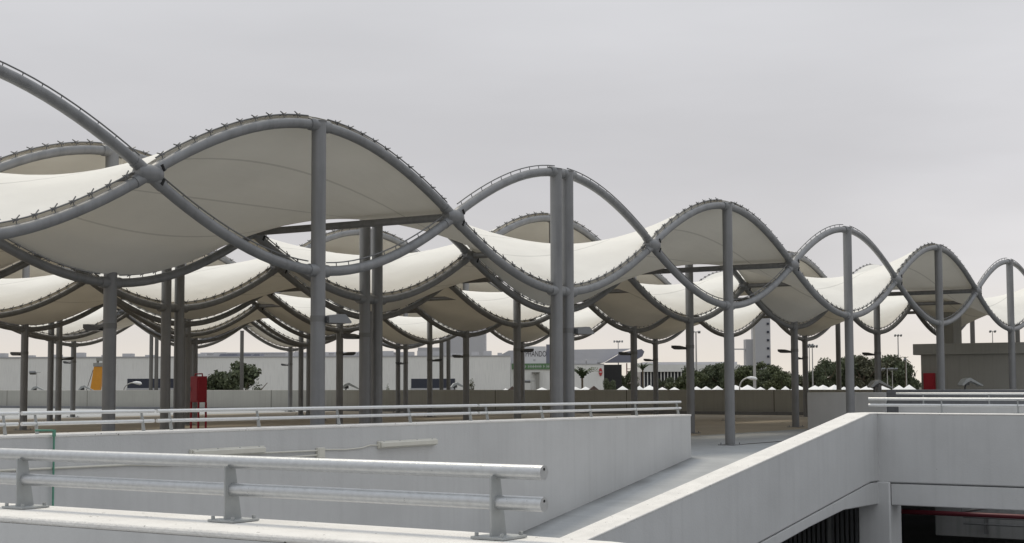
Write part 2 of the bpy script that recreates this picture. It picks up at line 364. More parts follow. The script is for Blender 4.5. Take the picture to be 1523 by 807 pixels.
rail_y(46.5, -3, 17.75, .957, 1.285, 1.13, .033, (16.9, 14.9, 12.9, 10.9), 'furthest and highest bright rail at right before the dark grey wall', caps=False)
bb = MB(); bb.box((46.25, -12, 0), (46.75, 17.6, .957))
tag(bb.build('parapet_wall', M['paint'], bevel=.03), 'low white parapet in front of the dark grey wall at right', 'wall')
def rail_x(x0, x1, posts, label):
    e = empty('guard_rail', (x0, 16.84, ztop(x0)), label, 'railing', 'galvanised guard rails')
    k = -.0036
    for nm, h in (('top_rail', .285), ('bottom_rail', .148)):
        MB().tube([(0, 0, h), (x1-x0, 0, h+k*(x1-x0))], .026, 14).build(nm, M['galvskylit'], e)
    for x in posts:
        xx = x-x0; zb = k*xx
        p = MB(); p.prism([(-.06, zb+.01), (.005, zb+.01), (.04, zb+.265), (-.0, zb+.265)], 0, xx-.005, xx+.005)
        po = p.build('post', M['galvdull'], e)
        MB().box((xx-.09, -.10, zb), (xx+.09, .09, zb+.012)).build('base_plate', M['galvdull'], po)
    return e
rail_x(5.0, 13.22, (7.6, 9.4, 11.2, 13.01), 'short piece of thin double rail on the long parapet at the left picture edge')
rail_x(13.28, 15.55, (13.51, 15.34), 'short thin double rail section on the long parapet beside the green pipe')
rail_x(15.61, 23.34, (15.86, 17.65, 19.5, 21.36, 23.12), 'middle thin double rail section on the long parapet above the strip lights')
rail_x(23.40, 31.06, (23.64, 25.47, 27.25, 29.08, 30.91), 'thin double rail section at the far right end of the long parapet')

# ------------------------------------------------------------------ canopy masts and fabric
X0, L, ZL, ZU = 21.366, 8.128, 3.682, 6.317
H, A = (ZL+ZU)/2, (ZU-ZL)/2
ROWS = {1: 18.93, 2: 24.43, 3: 31.26, 4: 39.43, 5: 47.60, 6: 55.55, 7: 56.10, 8: 64.3}
NEXT = {1: 2, 2: 3, 3: 4, 4: 5, 5: 6, 7: 8}
KR = {1: range(-1, 7), 2: range(0, 7), 3: range(0, 7), 4: range(1, 7), 5: range(2, 7), 6: range(3, 7), 7: range(3, 7), 8: range(3, 7)}
SHP = .93
def wave(u):                           # u in half bays from the mast: 1 at the mast, 0 at the node
    c = cos(PI*u/2); return math.copysign(abs(c)**SHP, c)
RA, RP = .092, .133
def arch_pts(sg, n=29): return [(L*(-.5+i/(n-1)), 0, H+sg*A*wave(2*(-.5+i/(n-1)))) for i in range(n)]
def normal_at(sg, x):
    e = .02; f = lambda q: H+sg*A*wave(max(-.999, min(.999, 2*q/L)))
    t = Vector((2*e, 0, f(x+e)-f(x-e))).normalized(); return Vector((-t.z, 0, t.x)), f(x)
def rail_mesh(sg, cleats):
    b = MB(); off = RA+.062; pts = []
    xs = [L*(-.47+.94*i/30) for i in range(31)]
    for x in xs:
        n, z = normal_at(sg, x); p = Vector((x, .02, z))+n*off
        pts.append(p)
    half = len(pts)//2
    b.tube([p for p, x in zip(pts, xs) if x < -.12], .013, 6, cap=False)
    b.tube([p for p, x in zip(pts, xs) if x > .12], .013, 6, cap=False)
    k = 0
    x = -L*.455
    while x < L*.456:
        if abs(x) > .22:
            n, z = normal_at(sg, x); p = Vector((x, .02, z)); t = Vector((n.z, 0, -n.x))
            b.tube([p+n*RA*.9, p+n*off], .009, 5, cap=False)          # stand-off
            if cleats:
                q = p+n*off; s_ = 1 if x > 0 else -1
                b.tube([q-n*.03-t*.06*s_, q+n*.055+t*.08*s_], .011, 5)
                b.tube([q+n*.03-t*.07*s_, q-n*.02+t*.06*s_ + Vector((0, .06, 0))], .009, 5)
                b.cbox(q, (.055, .04, .028))
        x += L*.91/21
    return b.mesh('edge_rail', M['darksteel'])
me_pole = MB().tube([(0, 0, .02), (0, 0, ZU+.07)], RP, 20).mesh('pole', M['steel'])
me_cap = MB().tube([(0, 0, ZU+.071), (0, 0, ZU+.085)], RP+.012, 20).mesh('cap', M['steel'])
me_col = [MB().tube([(-RP-.13, 0, z), (-RP-.11, 0, z), (RP+.11, 0, z), (RP+.13, 0, z)], [RA+.012, RA+.024, RA+.024, RA+.012], 16).mesh('collar', M['steel']) for z in (ZU, ZL)]
bpb = MB(); bpb.box((-.24, -.24, .001), (.24, .24, .022))
for sx in (-1, 1):
    for sy in (-1, 1): bpb.tube([(sx*.18, sy*.18, .022), (sx*.18, sy*.18, .07)], .016, 6, smooth=False)
me_base = bpb.mesh('base_plate', M['steel'])
me_arch = {sg: MB().tube(arch_pts(sg), RA, 16).mesh('upper_arch' if sg > 0 else 'lower_arch', M['steel']) for sg in (1, -1)}
me_rail = {(sg, c): rail_mesh(sg, c) for sg in (1, -1) for c in (True, False)}
nj = MB(); nj.tube([(L/2-.25, 0, H), (L/2-.21, 0, H), (L/2-.1, 0, H), (L/2+.1, 0, H), (L/2+.21, 0, H), (L/2+.25, 0, H)], [.10, .13, .15, .15, .13, .10], 18); nj.tube([(L/2, .0, H), (L/2, .2, H)], .11, 14)
for sg in (1, -1):
    for s_ in (1, -1):
        p0 = Vector((L/2, 0, H)); dr = Vector((s_*.86, 0, sg*.5)).normalized()
        nj.tube([p0+dr*.1, p0+dr*.34], RA+.012, 14)
me_node = nj.mesh('node_joint', M['steel'])
sl = MB()
for sg in (1, -1):
    q = Vector((L/2+.22, -.085, H+sg*.115)); a = Vector((.5*sg, 0, -.86)).normalized()*.055
    sl.tube([q-a, q+a], .035, 8)
me_slot = sl.mesh('slot', M['hole'])
me_tie = {n: MB().tube([(L/2, .12, H), (L/2, ROWS[NEXT[n]]-ROWS[n]-.12, H)], .078, 12).mesh('tie_beam', M['steel']) for n in NEXT}
ROWN = {1: 'front row', 2: 'second row back', 3: 'third row back', 4: 'fourth row back', 5: 'fifth row back',
        6: 'sixth row back', 7: 'seventh row back', 8: 'rearmost row'}
for n in ROWS:
    ks = list(KR[n])
    for i, k in enumerate(ks):
        twin = k == 1
        kind = 'twin-pole grey steel mast' if twin else 'grey steel mast'
        o = empty('canopy_mast', (X0+L*k, ROWS[n], 0), '%s with crossing arched tubes, %s from left in the %s' % (kind, ORD[i], ROWN[n]), 'canopy mast', 'canopy masts')
        for dx in ((-.235, .235) if twin else (0,)):
            p = place('pole', me_pole, o, (dx, 0, 0)); place('base_plate', me_base, p); place('cap', me_cap, p); place('collar', me_col[0], p); place('collar', me_col[1], p)
        for sg in (1, -1):
            a = place('upper_arch' if sg > 0 else 'lower_arch', me_arch[sg], o)
            free = n == 1 and (sg > 0) != (k % 2 == 0)
            place('edge_rail', me_rail[(sg, not free)], a)
        j = place('node_joint', me_node, o); place('slot', me_slot, j)
        if n in NEXT: place('tie_beam', me_tie[n], o)
NX, NY = 24, 18
def panel_mesh(D, sg):
    me = bpy.data.meshes.new('fabric_canopy'); v = []; f = []; uv = []
    a = PI*D/(2*L)*.85
    for j in range(NY+1):
        s = j/NY; g = math.sinh(a*(1-2*s))/math.sinh(a)
        for i in range(NX+1):
            u = -.5+i/NX; wv = wave(2*u)
            off = .155
            v.append((L*u, .05+(D-.10)*s, H+off+sg*A*wv*g)); uv.append((i/NX, s))
    for j in range(NY):
        for i in range(NX):
            q = j*(NX+1)+i; f.append((q, q+1, q+NX+2, q+NX+1))
    me.from_pydata(v, [], f); me.materials.append(M['fabric'])
    ul = me.uv_layers.new(name='UVMap')
    for lp in me.loops: ul.data[lp.index].uv = uv[lp.vertex_index]
    me.polygons.foreach_set('use_smooth', [True]*len(f)); me.update()
    return me
PR = {1: range(-1, 7), 2: range(0, 7), 3: range(0, 7), 4: range(1, 7), 5: range(2, 7), 7: range(3, 7)}
for n in PR:
    D = ROWS[NEXT[n]]-ROWS[n]
    pm = {sg: panel_mesh(D, sg) for sg in (1, -1)}
    ks = list(PR[n])
    for i, k in enumerate(ks):
        sg = 1 if k % 2 == 0 else -1
        o = place('fabric_canopy', pm[sg], None, (X0+L*k, ROWS[n], 0))
        b = {1: 'frontmost', 2: 'second', 3: 'third', 4: 'fourth', 5: 'fifth', 7: 'rearmost'}[n]
        how = 'arched up in front' if sg > 0 else 'sagging in front'
        tag(o, 'white fabric canopy bay %s, %s from left in %s strip' % (how, ORD[i], b), 'canopy', 'fabric canopy bays')

# flood lights clamped to the masts
fb = MB(); fb.prism([(.12, -.05), (.46, .03), (.60, .03), (.60, -.045), (.50, -.10), (.12, -.10)], 1, -.17, .17)
me_fh = fb.mesh('housing', M['lamp']); fb2 = MB(); fb2.prism([(.12, -.09), (.12, .03), (.34, .07), (.46, .07), (.58, -.06), (.58, -.09)], 1, -.2, .2); me_fh2 = fb2.mesh('housing', M['lampgrey'])
fg = MB(); fg.prism([(.16, -.104), (.48, -.104), (.48, -.101), (.16, -.101)], 1, -.14, .14); me_fg = fg.mesh('glass', M['glass'])
fk = MB(); fk.tube([(0, 0, -.02), (.13, 0, -.06)], .022, 8); fk.tube([(.1, -.18, -.06), (.1, .18, -.06)], .012, 6); fk.tube([(0, 0, -.07), (0, 0, .04)], RP+.008, 16)
me_fk = fk.mesh('bracket', M['darksteel'])
FL = [(1, 0, 'x'), (1, 1, 'x'), (2, 0, 'y'), (2, 1, 'y'), (2, 3, 'y'), (2, 4, 'y'), (2, 5, 'y'), (3, 3, 'x'), (3, 4, 'y'), (3, 6, 'y'), (4, 3, 'x'), (4, 4, 'y'), (4, 6, 'y'),
      (5, 2, 'y'), (5, 5, 'x'), (6, 3, 'x'), (6, 6, 'y'), (8, 4, 'y'), (8, 6, 'y')]
for n, k, dr in FL:
    i = list(KR[n]).index(k)
    X = X0+L*k + (.235 if (k == 1 and dr == 'x') else -.235 if k == 1 else 0)
    o = empty('flood_light', (X, ROWS[n], 2.83), '%s floodlight clamped to the %s mast from left in the %s' % ('grey boxy' if n == 1 else 'dark wedge', ORD[i], ROWN[n]), 'floodlight', 'floodlights on the masts', PI/2 if dr == 'y' else -.35)
    place('housing', me_fh2 if n == 1 else me_fh, o); place('glass', me_fg, o); place('bracket', me_fk, o)

# slim posts further back
for (px, dd, tp, lb) in [(1247.5, 80, 4.9, 'slim grey post beyond the canopy between the fourth and third front masts from right'), (1448, 84, 5.0, 'grey post rising behind the low building left of the last front mast'),
                 (1515, 84, 5.0, 'grey post rising behind the low building at the right picture edge'), (224.5, 106, 5.2, 'left one of two thin grey posts standing close together far back left'),
                 (232.5, 106, 5.2, 'right one of two thin grey posts standing close together far back left'), (359.5, 106, 5.2, 'thin grey post standing alone in front of the round dark tree'),
                 (656.5, 95, 4.6, 'left one of two thin grey posts near the right dark window strip'), (667, 95, 4.6, 'right one of two thin grey posts near the right dark window strip')]:
    p = at(px, 560, dd)
    o = empty('post', (p.x, p.y, 0 if dd < 90 and p.x < 73 else gz), lb, 'post', 'slim posts'); zb = o.location.z
    o.name = 'steel_post'
    MB().tube([(0, 0, 0), (0, 0, tp-zb)], .125, 14).build('pole', M['backlitpost'], o)
    c = MB(); c.box((-.2, -.2, 0), (.2, .2, .02)); c.tube([(0, 0, tp-zb), (0, 0, tp-zb+.03)], .15, 14); c.build('end_plate', M['steel'], o)

# ------------------------------------------------------------------ fittings on the long parapet
def strip_light(x0, z0, x1, z1, label):
    ln = math.hypot(x1-x0, z1-z0); o = empty('strip_light', ((x0+x1)/2, 16.6, (z0+z1)/2), label, 'strip light', 'strip lights on the parapet')
    o.rotation_euler = (0, -math.atan2(z1-z0, x1-x0), 0)
    b = MB(); b.box((-ln/2, -.05, -.06), (ln/2, 0, .06)); b.build('housing', M['cream'], o, bevel=.008)
    dfu = MB(); dfu.prism([(-.051, -.052), (-.051, .052), (-.10, .036), (-.10, -.036)], 0, -ln/2+.02, ln/2-.02); dfu.build('diffuser', M['cream'], o, bevel=.008)
    cl = MB()
    for x in (-.42*ln, -.15*ln, .15*ln, .42*ln): cl.box((x-.012, -.06, .046), (x+.012, -.02, .058))
    cl.build('clips', M['galvdull'], o)
strip_light(16.0, .665, 17.5, .668, 'cream strip light on the long parapet, the one nearer the green pipe')
strip_light(20.2, .645, 21.75, .65, 'cream strip light on the long parapet, to the right of the junction box')
jb = empty('junction_box', (18.78, 16.6, .57), 'small cream junction box on the long parapet between the strip lights', 'junction box')
MB().box((-.085, -.06, -.085), (.085, 0, .085)).build('box', M['cream'], jb, bevel=.012)
MB().box((-.07, -.066, -.07), (.07, -.061, .07)).build('cover', M['cream'], jb)
cd = empty('conduit', (17.5, 16.57, .62), 'pair of cream conduits from strip light to junction box', 'conduit')
MB().tube([(0, 0, 0), (1.2, 0, -.01)], .014, 8).build('upper_conduit', M['cream'], cd)
MB().tube([(-.3, 0, -.12), (.3, 0, -.09), (1.2, 0, -.08)], .014, 8).build('lower_conduit', M['cream'], cd)
tag(MB().tube([(18.86, 16.58, .62), (19.4, 16.58, .60), (19.8, 16.58, .615), (20.0, 16.58, .65), (20.2, 16.58, .64)], .012, 8).build('conduit', M['cream']), 'thin cream cable curving from the junction box up to the right strip light', 'conduit')
tag(MB().tube([(6, 16.58, .60), (12.7, 16.58, .58), (14.9, 16.58, .56), (15.4, 16.58, .53), (17.2, 16.58, .50)], .016, 8).build('conduit', M['cream']), 'long cream conduit along the parapet behind the near rails', 'conduit')
gp = empty('water_pipe', (13.57, 16.55, -2.9), 'green water pipe climbing the long parapet with an elbow over its top', 'pipe')
MB().tube([(0, 0, 0), (0, 0, 3.93), (-.03, 0, 3.96), (-.26, .05, 3.965)], .014, 10).build('pipe', M['green'], gp)
MB().tube([(0, 0, 3.88), (0, 0, 3.97)], .024, 10).build('elbow', M['green'], gp)
kc = MB()
for z in (1.2, 2.2, 3.3): kc.box((-.035, -.02, z), (.035, .05, z+.03))
kc.build('clip', M['galvdull'], gp)
dg = at(1140, 662.5, 41.6)
tag(MB().box((X0+2*L+.25, ROWS[1]-.12, .001), (X0+2*L+3.2, ROWS[1]+.02, .008)).build('drain_grate', M['drain']), 'narrow dark drain channel in the deck beside the third full front mast', 'drain')

# red hose cabinets
rc = empty('fire_cabinet', (42.2, 43.3, 0), 'tall red fire hose cabinet on legs beside the canopy masts at left', 'fire cabinet', None, -.35)
bx = MB(); bx.box((-.18, -.36, .98), (.18, .36, 1.95)); bx.build('body', M['red'], rc, bevel=.02)
dr = MB(); dr.box((-.2, -.30, 1.04), (-.181, .30, 1.9)); dr.build('door', M['red'], rc, bevel=.005)
lg = None
for sx in (-.15, .15):
    for sy in (-.33, .33): MB().box((sx-.03, sy-.03, 0), (sx+.03, sy+.03, .979)).build('leg', M['red'], rc)
MB().tube([(0, -.33, 1.951), (0, -.31, 2.04), (0, .31, 2.04), (0, .33, 1.951)], .025, 8).build('top_bar', M['red'], rc)
MB().tube([(-.22, .24, 1.4), (-.22, .24, 1.55)], .012, 6).build('handle', M['darksteel'], rc)

# ------------------------------------------------------------------ low building at right
HX = 64.0
yl = at_x(1358, 545, HX).y
bd = empty('service_building', (HX, yl, 0), 'low tan service building with flat overhanging roof at the right edge', 'building')
b = MB(); b.box((.12, -40, 0), (9, -.3, 2.755)); b.build('wall', M['house'], bd)
rf = MB(); rf.box((0, -40, 2.76), (9.2, 0, 3.22)); rf.build('roof', M['house'], bd, bevel=.02)
y1, y2 = at_x(1402, 500, HX+3).y-yl, at_x(1418, 500, HX+3).y-yl
MB().box((3, y2, 3.225), (4.1, y1, 4.65)).build('stair_head', M['house'], bd, bevel=.02)
q = at_x(1385, 566, HX+.2)
rc2 = empty('fire_cabinet', (HX+.115, q.y, 0), 'small red fire cabinet on the wall of the low tan building', 'fire cabinet')
MB().box((-.25, -.22, 1.25), (0, .22, 2.0)).build('body', M['red'], rc2, bevel=.015)
MB().box((-.265, -.18, 1.3), (-.251, .18, 1.95)).build('door', M['red'], rc2)
# hooded lights on short stems
hb = MB()
hb.prism([(-.42, -.10), (-.25, .12), (-.05, .17), (.48, -.12), (.46, -.16), (-.05, .05), (-.2, -.02), (-.36, -.14)], 1, -.2, .2)
me_hood = hb.mesh('hood', M['galvdull'])
hs = MB(); hs.tube([(-.2, 0, -1.2), (-.2, 0, -.2), (-.1, 0, .06)], .035, 8); me_hstem = hs.mesh('stem', M['lamp'])
hl = MB(); hl.box((-.28, -.12, -.12), (-.06, .12, .02)); me_hlamp = hl.mesh('lamp', M['lamp'])
for px, py, dd, lb in [(1307, 571, 62, 'hooded light on a stem above the white block wall'), (1442, 568, 62, 'hooded light on a stem in front of the low tan building'),
                   (520, 574, 98, 'small hooded light over the boundary wall near the second front mast'), (127, 577, 120, 'small hooded light over the boundary wall beside the yellow machine'),
                   (56, 578, 120, 'small hooded light over the boundary wall at far left'), (681, 573, 110, 'small hooded light at the right end of the right window strip')]:
    p = at(px, py, dd)
    sc = 1.0 if dd < 70 else 1.25
    o = empty('hooded_light', p, lb, 'light', 'hooded stem lights', YAW-PI/2+.2); o.scale = (sc, sc, sc)
    place('hood', me_hood, o); place('stem', me_hstem, o); place('lamp', me_hlamp, o)

# ------------------------------------------------------------------ beyond the deck
# buildings are set square to the line of sight of the picture's middle
def facing(px, d, label, name, cat='building'):
    p = at(px, 572, d); return empty(name, (p.x, p.y, gz), label, cat, None, YAW-PI/2)
def pxw(x, d): return (x-CX)*d/FPX
def zy(x, y, d): return at(x, y, d).z-gz
D1 = 320.0
wh = facing(CX, D1, 'long pale flat-roofed warehouse behind the left half of the boundary wall', 'warehouse')
top = zy(400, 531, D1)
MB().box((pxw(-260, D1), 0, 0), (pxw(759, D1), 60, top)).build('wall', M['cladding'], wh)
MB().box((pxw(-260, D1), -.15, top+.01), (pxw(759, D1), 60, top+.25)).build('roof', M['palegrey'], wh)
for a, c in ((191, 272), (612, 677)):
    z0, z1 = zy(a, 577, D1), zy(a, 563, D1)
    wf = MB().box((pxw(a, D1), -.12, z0), (pxw(c, D1), .1, z1)).build('window', M['window'], wh)
    MB().box((pxw(a, D1)-.1, -.3, z0-.35), (pxw(c, D1)+.1, -.125, z0-.02)).build('sill', M['palegrey'], wf)
random.seed(3)
for x in list(range(-40, 330, 36)) + list(range(420, 760, 19)):
    hh = random.uniform(.4, 1.1); wd = random.uniform(.8, 2.6)
    MB().cbox((pxw(x, D1), random.uniform(3, 12), top+.25+hh/2), (wd, 2, hh)).build('roof_unit', M['palegrey'], wh)
for a, c in ((323, 352), (356, 372), (374, 385)):
    MB().prism([(pxw(a, D1), top+.26), (pxw(c, D1), top+.26), (pxw(c-1, D1), top+.75), (pxw(a+3, D1), top+.75)], 1, 2, 8).build('roof_light', M['fascia'], wh)
ba = facing(CX, 380, 'pale low hall whose roof shows above the warehouse left of centre', 'warehouse')
MB().box((pxw(300, 380), 0, 0), (pxw(585, 380), 60, zy(440, 525, 380))).build('wall', M['palegrey'], ba)
MB().box((pxw(299, 380), -.4, zy(440, 525, 380)+.01), (pxw(586, 380), 60, zy(440, 523.5, 380))).build('roof', M['roofgrey'], ba)
bg = facing(CX, 400, 'tall plain grey block rising behind the warehouse roof', 'tower_block')
MB().box((pxw(655, 400), 0, 0), (pxw(721, 400), 30, zy(700, 478, 400))).build('wall', M['tower'], bg)
MB().box((pxw(654, 400), -.2, zy(700, 478, 400)+.01), (pxw(722, 400), 30.2, zy(700, 476, 400))).build('roof', M['roofgrey'], bg)
MB().box((pxw(621, 400), 2, 0), (pxw(654, 400), 30, zy(700, 516, 400))).build('annex', M['palegrey'], bg)
# right-hand shop block with its signs
D2 = 326.0
sb = facing(CX, D2, 'pale shop block with sign board, green band and dark bay', 'shop_building')
t2 = zy(850, 542, D2)
MB().box((pxw(761, D2), 0, 0), (pxw(898, D2), 40, t2)).build('wall', M['warehouse'], sb)
MB().box((pxw(761, D2), -.1, t2+.01), (pxw(898.5, D2), 40, t2+.2)).build('roof', M['palegrey'], sb)
MB().box((pxw(898.6, D2), 3, 0), (pxw(926, D2), 38, t2)).build('dark_bay', M['darkbay'], sb)
pk = MB(); pk.box((pxw(855, D2), 2, t2+.21), (pxw(872, D2), 6, t2+.9)); pk.box((pxw(873, D2), 2, t2+.21), (pxw(889, D2), 6, t2+1.2)); pk.build('roof_units', M['palegrey'], sb)
sg_ = MB().box((pxw(779, D2), -.25, t2+.25), (pxw(812, D2), .3, zy(790, 515, D2))).build('sign_board', M['signwhite'], sb)
def text(body, x, z, size, m, parent, name='lettering', y=-.27, align='CENTER', sx=1):
    c = bpy.data.curves.new(name, 'FONT'); c.body = body; c.size = size; c.align_x = align; c.extrude = .02; c.materials.append(m)
    t = bpy.data.objects.new(name, c); COL.objects.link(t); bpy.context.view_layer.update()
    me = bpy.data.meshes.new_from_object(t.evaluated_get(bpy.context.evaluated_depsgraph_get())); bpy.data.objects.remove(t)
    o = bpy.data.objects.new(name, me); COL.objects.link(o); o.parent = parent; o.location = (x, y, z); o.rotation_euler = (PI/2, 0, 0); o.scale = (sx, 1, 1)
    return o
text('L. PHANDO', pxw(793.5, D2), zy(793, 530, D2), 1.65, M['ink'], sg_, sx=.62)
MB().box((pxw(793, D2), -.27, zy(793, 537, D2)), (pxw(796.5, D2), -.251, zy(793, 534, D2))).build('sign_mark', M['palegrey'], sg_)
gb = MB().box((pxw(761.5, D2), -.3, zy(790, 549, D2)), (pxw(818, D2), -.02, zy(790, 540.3, D2))).build('green_band', M['signgreen'], sb)
lt_ = MB(); rl = random.Random(4); xq = pxw(781, D2); zb_ = zy(795, 547.0, D2)
while xq < pxw(816.5, D2):             # pale letters too far off to read
    wq = rl.uniform(.2, .34); hq = rl.uniform(.55, .68)
    lt_.box((xq, -.33, zb_), (xq+.07, -.301, zb_+hq))
    lt_.box((xq+.072, -.33, zb_+.27), (xq+wq, -.301, zb_+.36))
    xq += wq+rl.choice((.1, .1, .1, .4))
lt_.build('lettering', M['signwhite'], gb)
bp2 = MB().box((pxw(812.5, D2), -.1, t2+.25), (pxw(822, D2), .3, zy(815, 512, D2))).build('poster_board', M['fascia'], sb)
oc = MB(); oc.prism([(pxw(893, D2)+.38*sin(PI/8+i*PI/4)*1.0, zy(893, 553, D2)+.85*cos(PI/8+i*PI/4)) for i in range(8)], 1, -.18, -.02)
oo = oc.build('red_sign', M['signred'], sb)
mk = MB(); mk.box((pxw(893, D2)-.22, -.2, zy(893, 553, D2)-.1), (pxw(893, D2)+.22, -.181, zy(893, 553, D2)+.1)); mk.build('sign_mark', M['signwhite'], oo)
ch = MB(); ch.box((pxw(797, D2), -1.2, 0), (pxw(802, D2), -.02, zy(800, 554, D2))); ch.box((pxw(791, D2), -1.6, zy(800, 554, D2)+.01), (pxw(803, D2), -.02, zy(800, 553, D2))); ch.build('porch', M['house'], sb)
# hall with sweeping roof
D3 = 420.0
hall = facing(CX, D3, 'terminal hall with sweeping grey roof and pointed blue-grey eave', 'terminal_hall')
z_e, z_t = zy(800, 541, D3), zy(850, 520.5, D3)
rfm = MB()
rfm.prism([(pxw(735, D3), zy(735, 533, D3)), (pxw(757, D3), zy(757, 521, D3)), (pxw(800, D3), z_t), (pxw(940, D3), zy(940, 518, D3)), (pxw(925, D3), zy(925, 523, D3)), (pxw(898, D3), zy(898, 539, D3)), (pxw(760, D3), z_e)], 1, 0, 50)
rfm.build('roof', M['roofgrey'], hall)
fs = MB(); fs.prism([(pxw(898, D3), zy(898, 539.5, D3)), (pxw(925, D3), zy(925, 524, D3)), (pxw(953, D3), zy(953, 519, D3)), (pxw(957, D3), zy(957, 523, D3)), (pxw(954, D3), zy(954, 530, D3)), (pxw(938, D3), zy(938, 539, D3))], 1, -3, -.1)
fs.build('eave', M['fascia'], hall)
MB().box((pxw(740, D3), 1, 0), (pxw(897, D3), 50, z_e-.02)).build('wall', M['warehouse'], hall)
rd = MB()
for x in (931, 938):
    rd.box((pxw(x, D3)-.14, -2.6, 0), (pxw(x, D3)+.14, -2.3, zy(x, 540, D3)))
for z in range(1, 12): rd.box((pxw(931, D3), -2.55, z*.8), (pxw(938, D3), -2.35, z*.8+.15))
rd.build('red_support', M['redpipe'], hall)
D4 = 480.0
lb_ = facing(CX, D4, 'long low white building with a colonnade, partly behind trees', 'long_building')
MB().box((pxw(955, D4), 0, zy(1000, 552.5, D4)), (pxw(1100, D4), 30, zy(1000, 542, D4))).build('upper_wall', M['warehouse'], lb_)
MB().box((pxw(958, D4), 3, zy(1000, 541.9, D4)), (pxw(1098, D4), 28, zy(1000, 538, D4))).build('roof', M['roofgrey'], lb_)
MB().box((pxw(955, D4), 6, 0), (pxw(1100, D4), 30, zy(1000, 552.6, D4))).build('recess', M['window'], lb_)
for x in range(958, 1100, 5): MB().box((pxw(x, D4)-.13, .5, 0), (pxw(x, D4)+.13, .9, zy(1000, 552.6, D4))).build('column', M['warehouse'], lb_)
# tower
D5 = 600.0
tw = facing(CX, D5, 'tall grey concrete tower with a column of small square windows', 'tower', 'tower')
MB().box((pxw(1122, D5), 0, 0), (pxw(1146, D5), 8, zy(1130, 455, D5))).build('shaft', M['tower'], tw)
MB().box((pxw(1111, D5), 3, 0), (pxw(1121.9, D5), 9, zy(1115, 504, D5))).build('side_wing', M['tower'], tw)
for i in range(8):
    yy = 469+12.2*i
    MB().box((pxw(1140.5, D5), -.25, zy(1142, yy+1.6, D5)), (pxw(1144, D5), .2, zy(1142, yy-1.6, D5))).build('window', M['window'], tw)
for y in (518.5, 543.5): MB().box((pxw(1094, D5), 3, zy(1100, y+1, D5)), (pxw(1110.9, D5), 5, zy(1100, y-.6, D5))).build('footbridge', M['palegrey'], tw)
MB().box((pxw(1090.5, D5), 3, 0), (pxw(1093.9, D5), 6, zy(1092, 500, D5))).build('stair_post', M['palegrey'], tw)

# light masts
def light_mast(px, ytop, d, label, heads=4, w=1.6, r=.14, zb=gz, mt='pole'):
    p = at(px, 572, d); h = zy(px, ytop, d)
    o = empty('light_mast', (p.x, p.y, zb), label, 'light mast', 'lamp masts beyond the deck', YAW-PI/2)
    MB().tube([(0, 0, 0), (0, 0, h)], [r*1.3, r*.7], 8).build('pole', M[mt], o)
    MB().tube([(-w/2, 0, h-.05), (w/2, 0, h-.05)], r*.5, 6).build('cross_arm', M['lampgrey'], o)
    for k in range(heads):
        x = -w/2+w*k/max(1, heads-1)
        MB().cbox((x, -.2, h-.12), (w/heads*.8, .7, .28), Matrix.Rotation(-.5, 3, 'X')).build('lamp_head', M['lampgrey'], o)
light_mast(920, 507, 440, 'lamp mast with cross head above the hall roof', 4, 2.2, .16)
light_mast(1036, 493, 380, 'thin lamp mast right of the long white building', 2, 1.5, .22)
light_mast(1122.5, 470, 300, 'tall pale lamp mast in front of the tower', 2, 1.4, .26)
light_mast(1204.5, 512, 400, 'thin lamp mast, left one of a close pair before the right-hand trees', 3, 1.6, .14)
light_mast(1209, 514, 330, 'thin lamp mast, right one of a close pair before the right-hand trees', 4, 1.8, .14)
light_mast(1337, 498, 400, 'lamp mast standing above the dark trees left of the low building', 3, 1.5, .18)
light_mast(1320, 548, 300, 'short double lamp post in front of the dark trees', 2, 1.6, .1)
light_mast(1327.5, 548, 330, 'short lamp post just right of the double lamp post', 2, 1.5, .09)
light_mast(1348.5, 534, 300, 'bare pole lamp next to the left end of the low building', 1, .6, .1)
light_mast(1478, 492, 400, 'lamp mast showing above the roof of the low building', 2, 1.2, .14)
light_mast(780, 568, 300, 'short lamp post in front of the shop block', 1, 1.0, .07)
light_mast(790, 566, 310, 'slightly taller lamp post in front of the shop block', 1, 1.4, .07)
light_mast(54.5, 553, 250, 'thin lamp post against the warehouse at far left', 1, 1.2, .06)
def street_lamp(px0, py0, px1, py1, d, label):
    a, b = at(px0, py0, d), at(px1, py1, d)
    dx = (px1-px0)*d/FPX; dz = b.z-a.z
    o = empty('street_lamp', (a.x, a.y, gz), label, 'street lamp', 'curved street lamps', YAW-PI/2)
    z0 = a.z-gz
    pts = [(0, 0, 0), (0, 0, z0*.9)] + [(dx*(1-cos(t)), 0, z0+dz*sin(t)) for t in [PI/2*k/6 for k in range(7)]]
    MB().tube(pts, .05, 8).build('pole', M['pole'], o)
    s = 1 if dx > 0 else -1
    MB().tube([(dx-.1*s, 0, z0+dz+.02), (dx+.2*s, 0, z0+dz+.0), (dx+.5*s, 0, z0+dz-.06), (dx+.62*s, 0, z0+dz-.08)], [.05, .13, .14, .05], 8).build('lamp_head', M['white'], o)
street_lamp(334, 581, 316, 567, 122, 'curved white street lamp between the red cabinet and the round dark tree')
street_lamp(184, 580, 199, 569, 126, 'curved white street lamp in front of the left dark window strip')
street_lamp(1100, 577, 1113, 562, 110, 'curved white street lamp over the boundary wall in front of the tower')

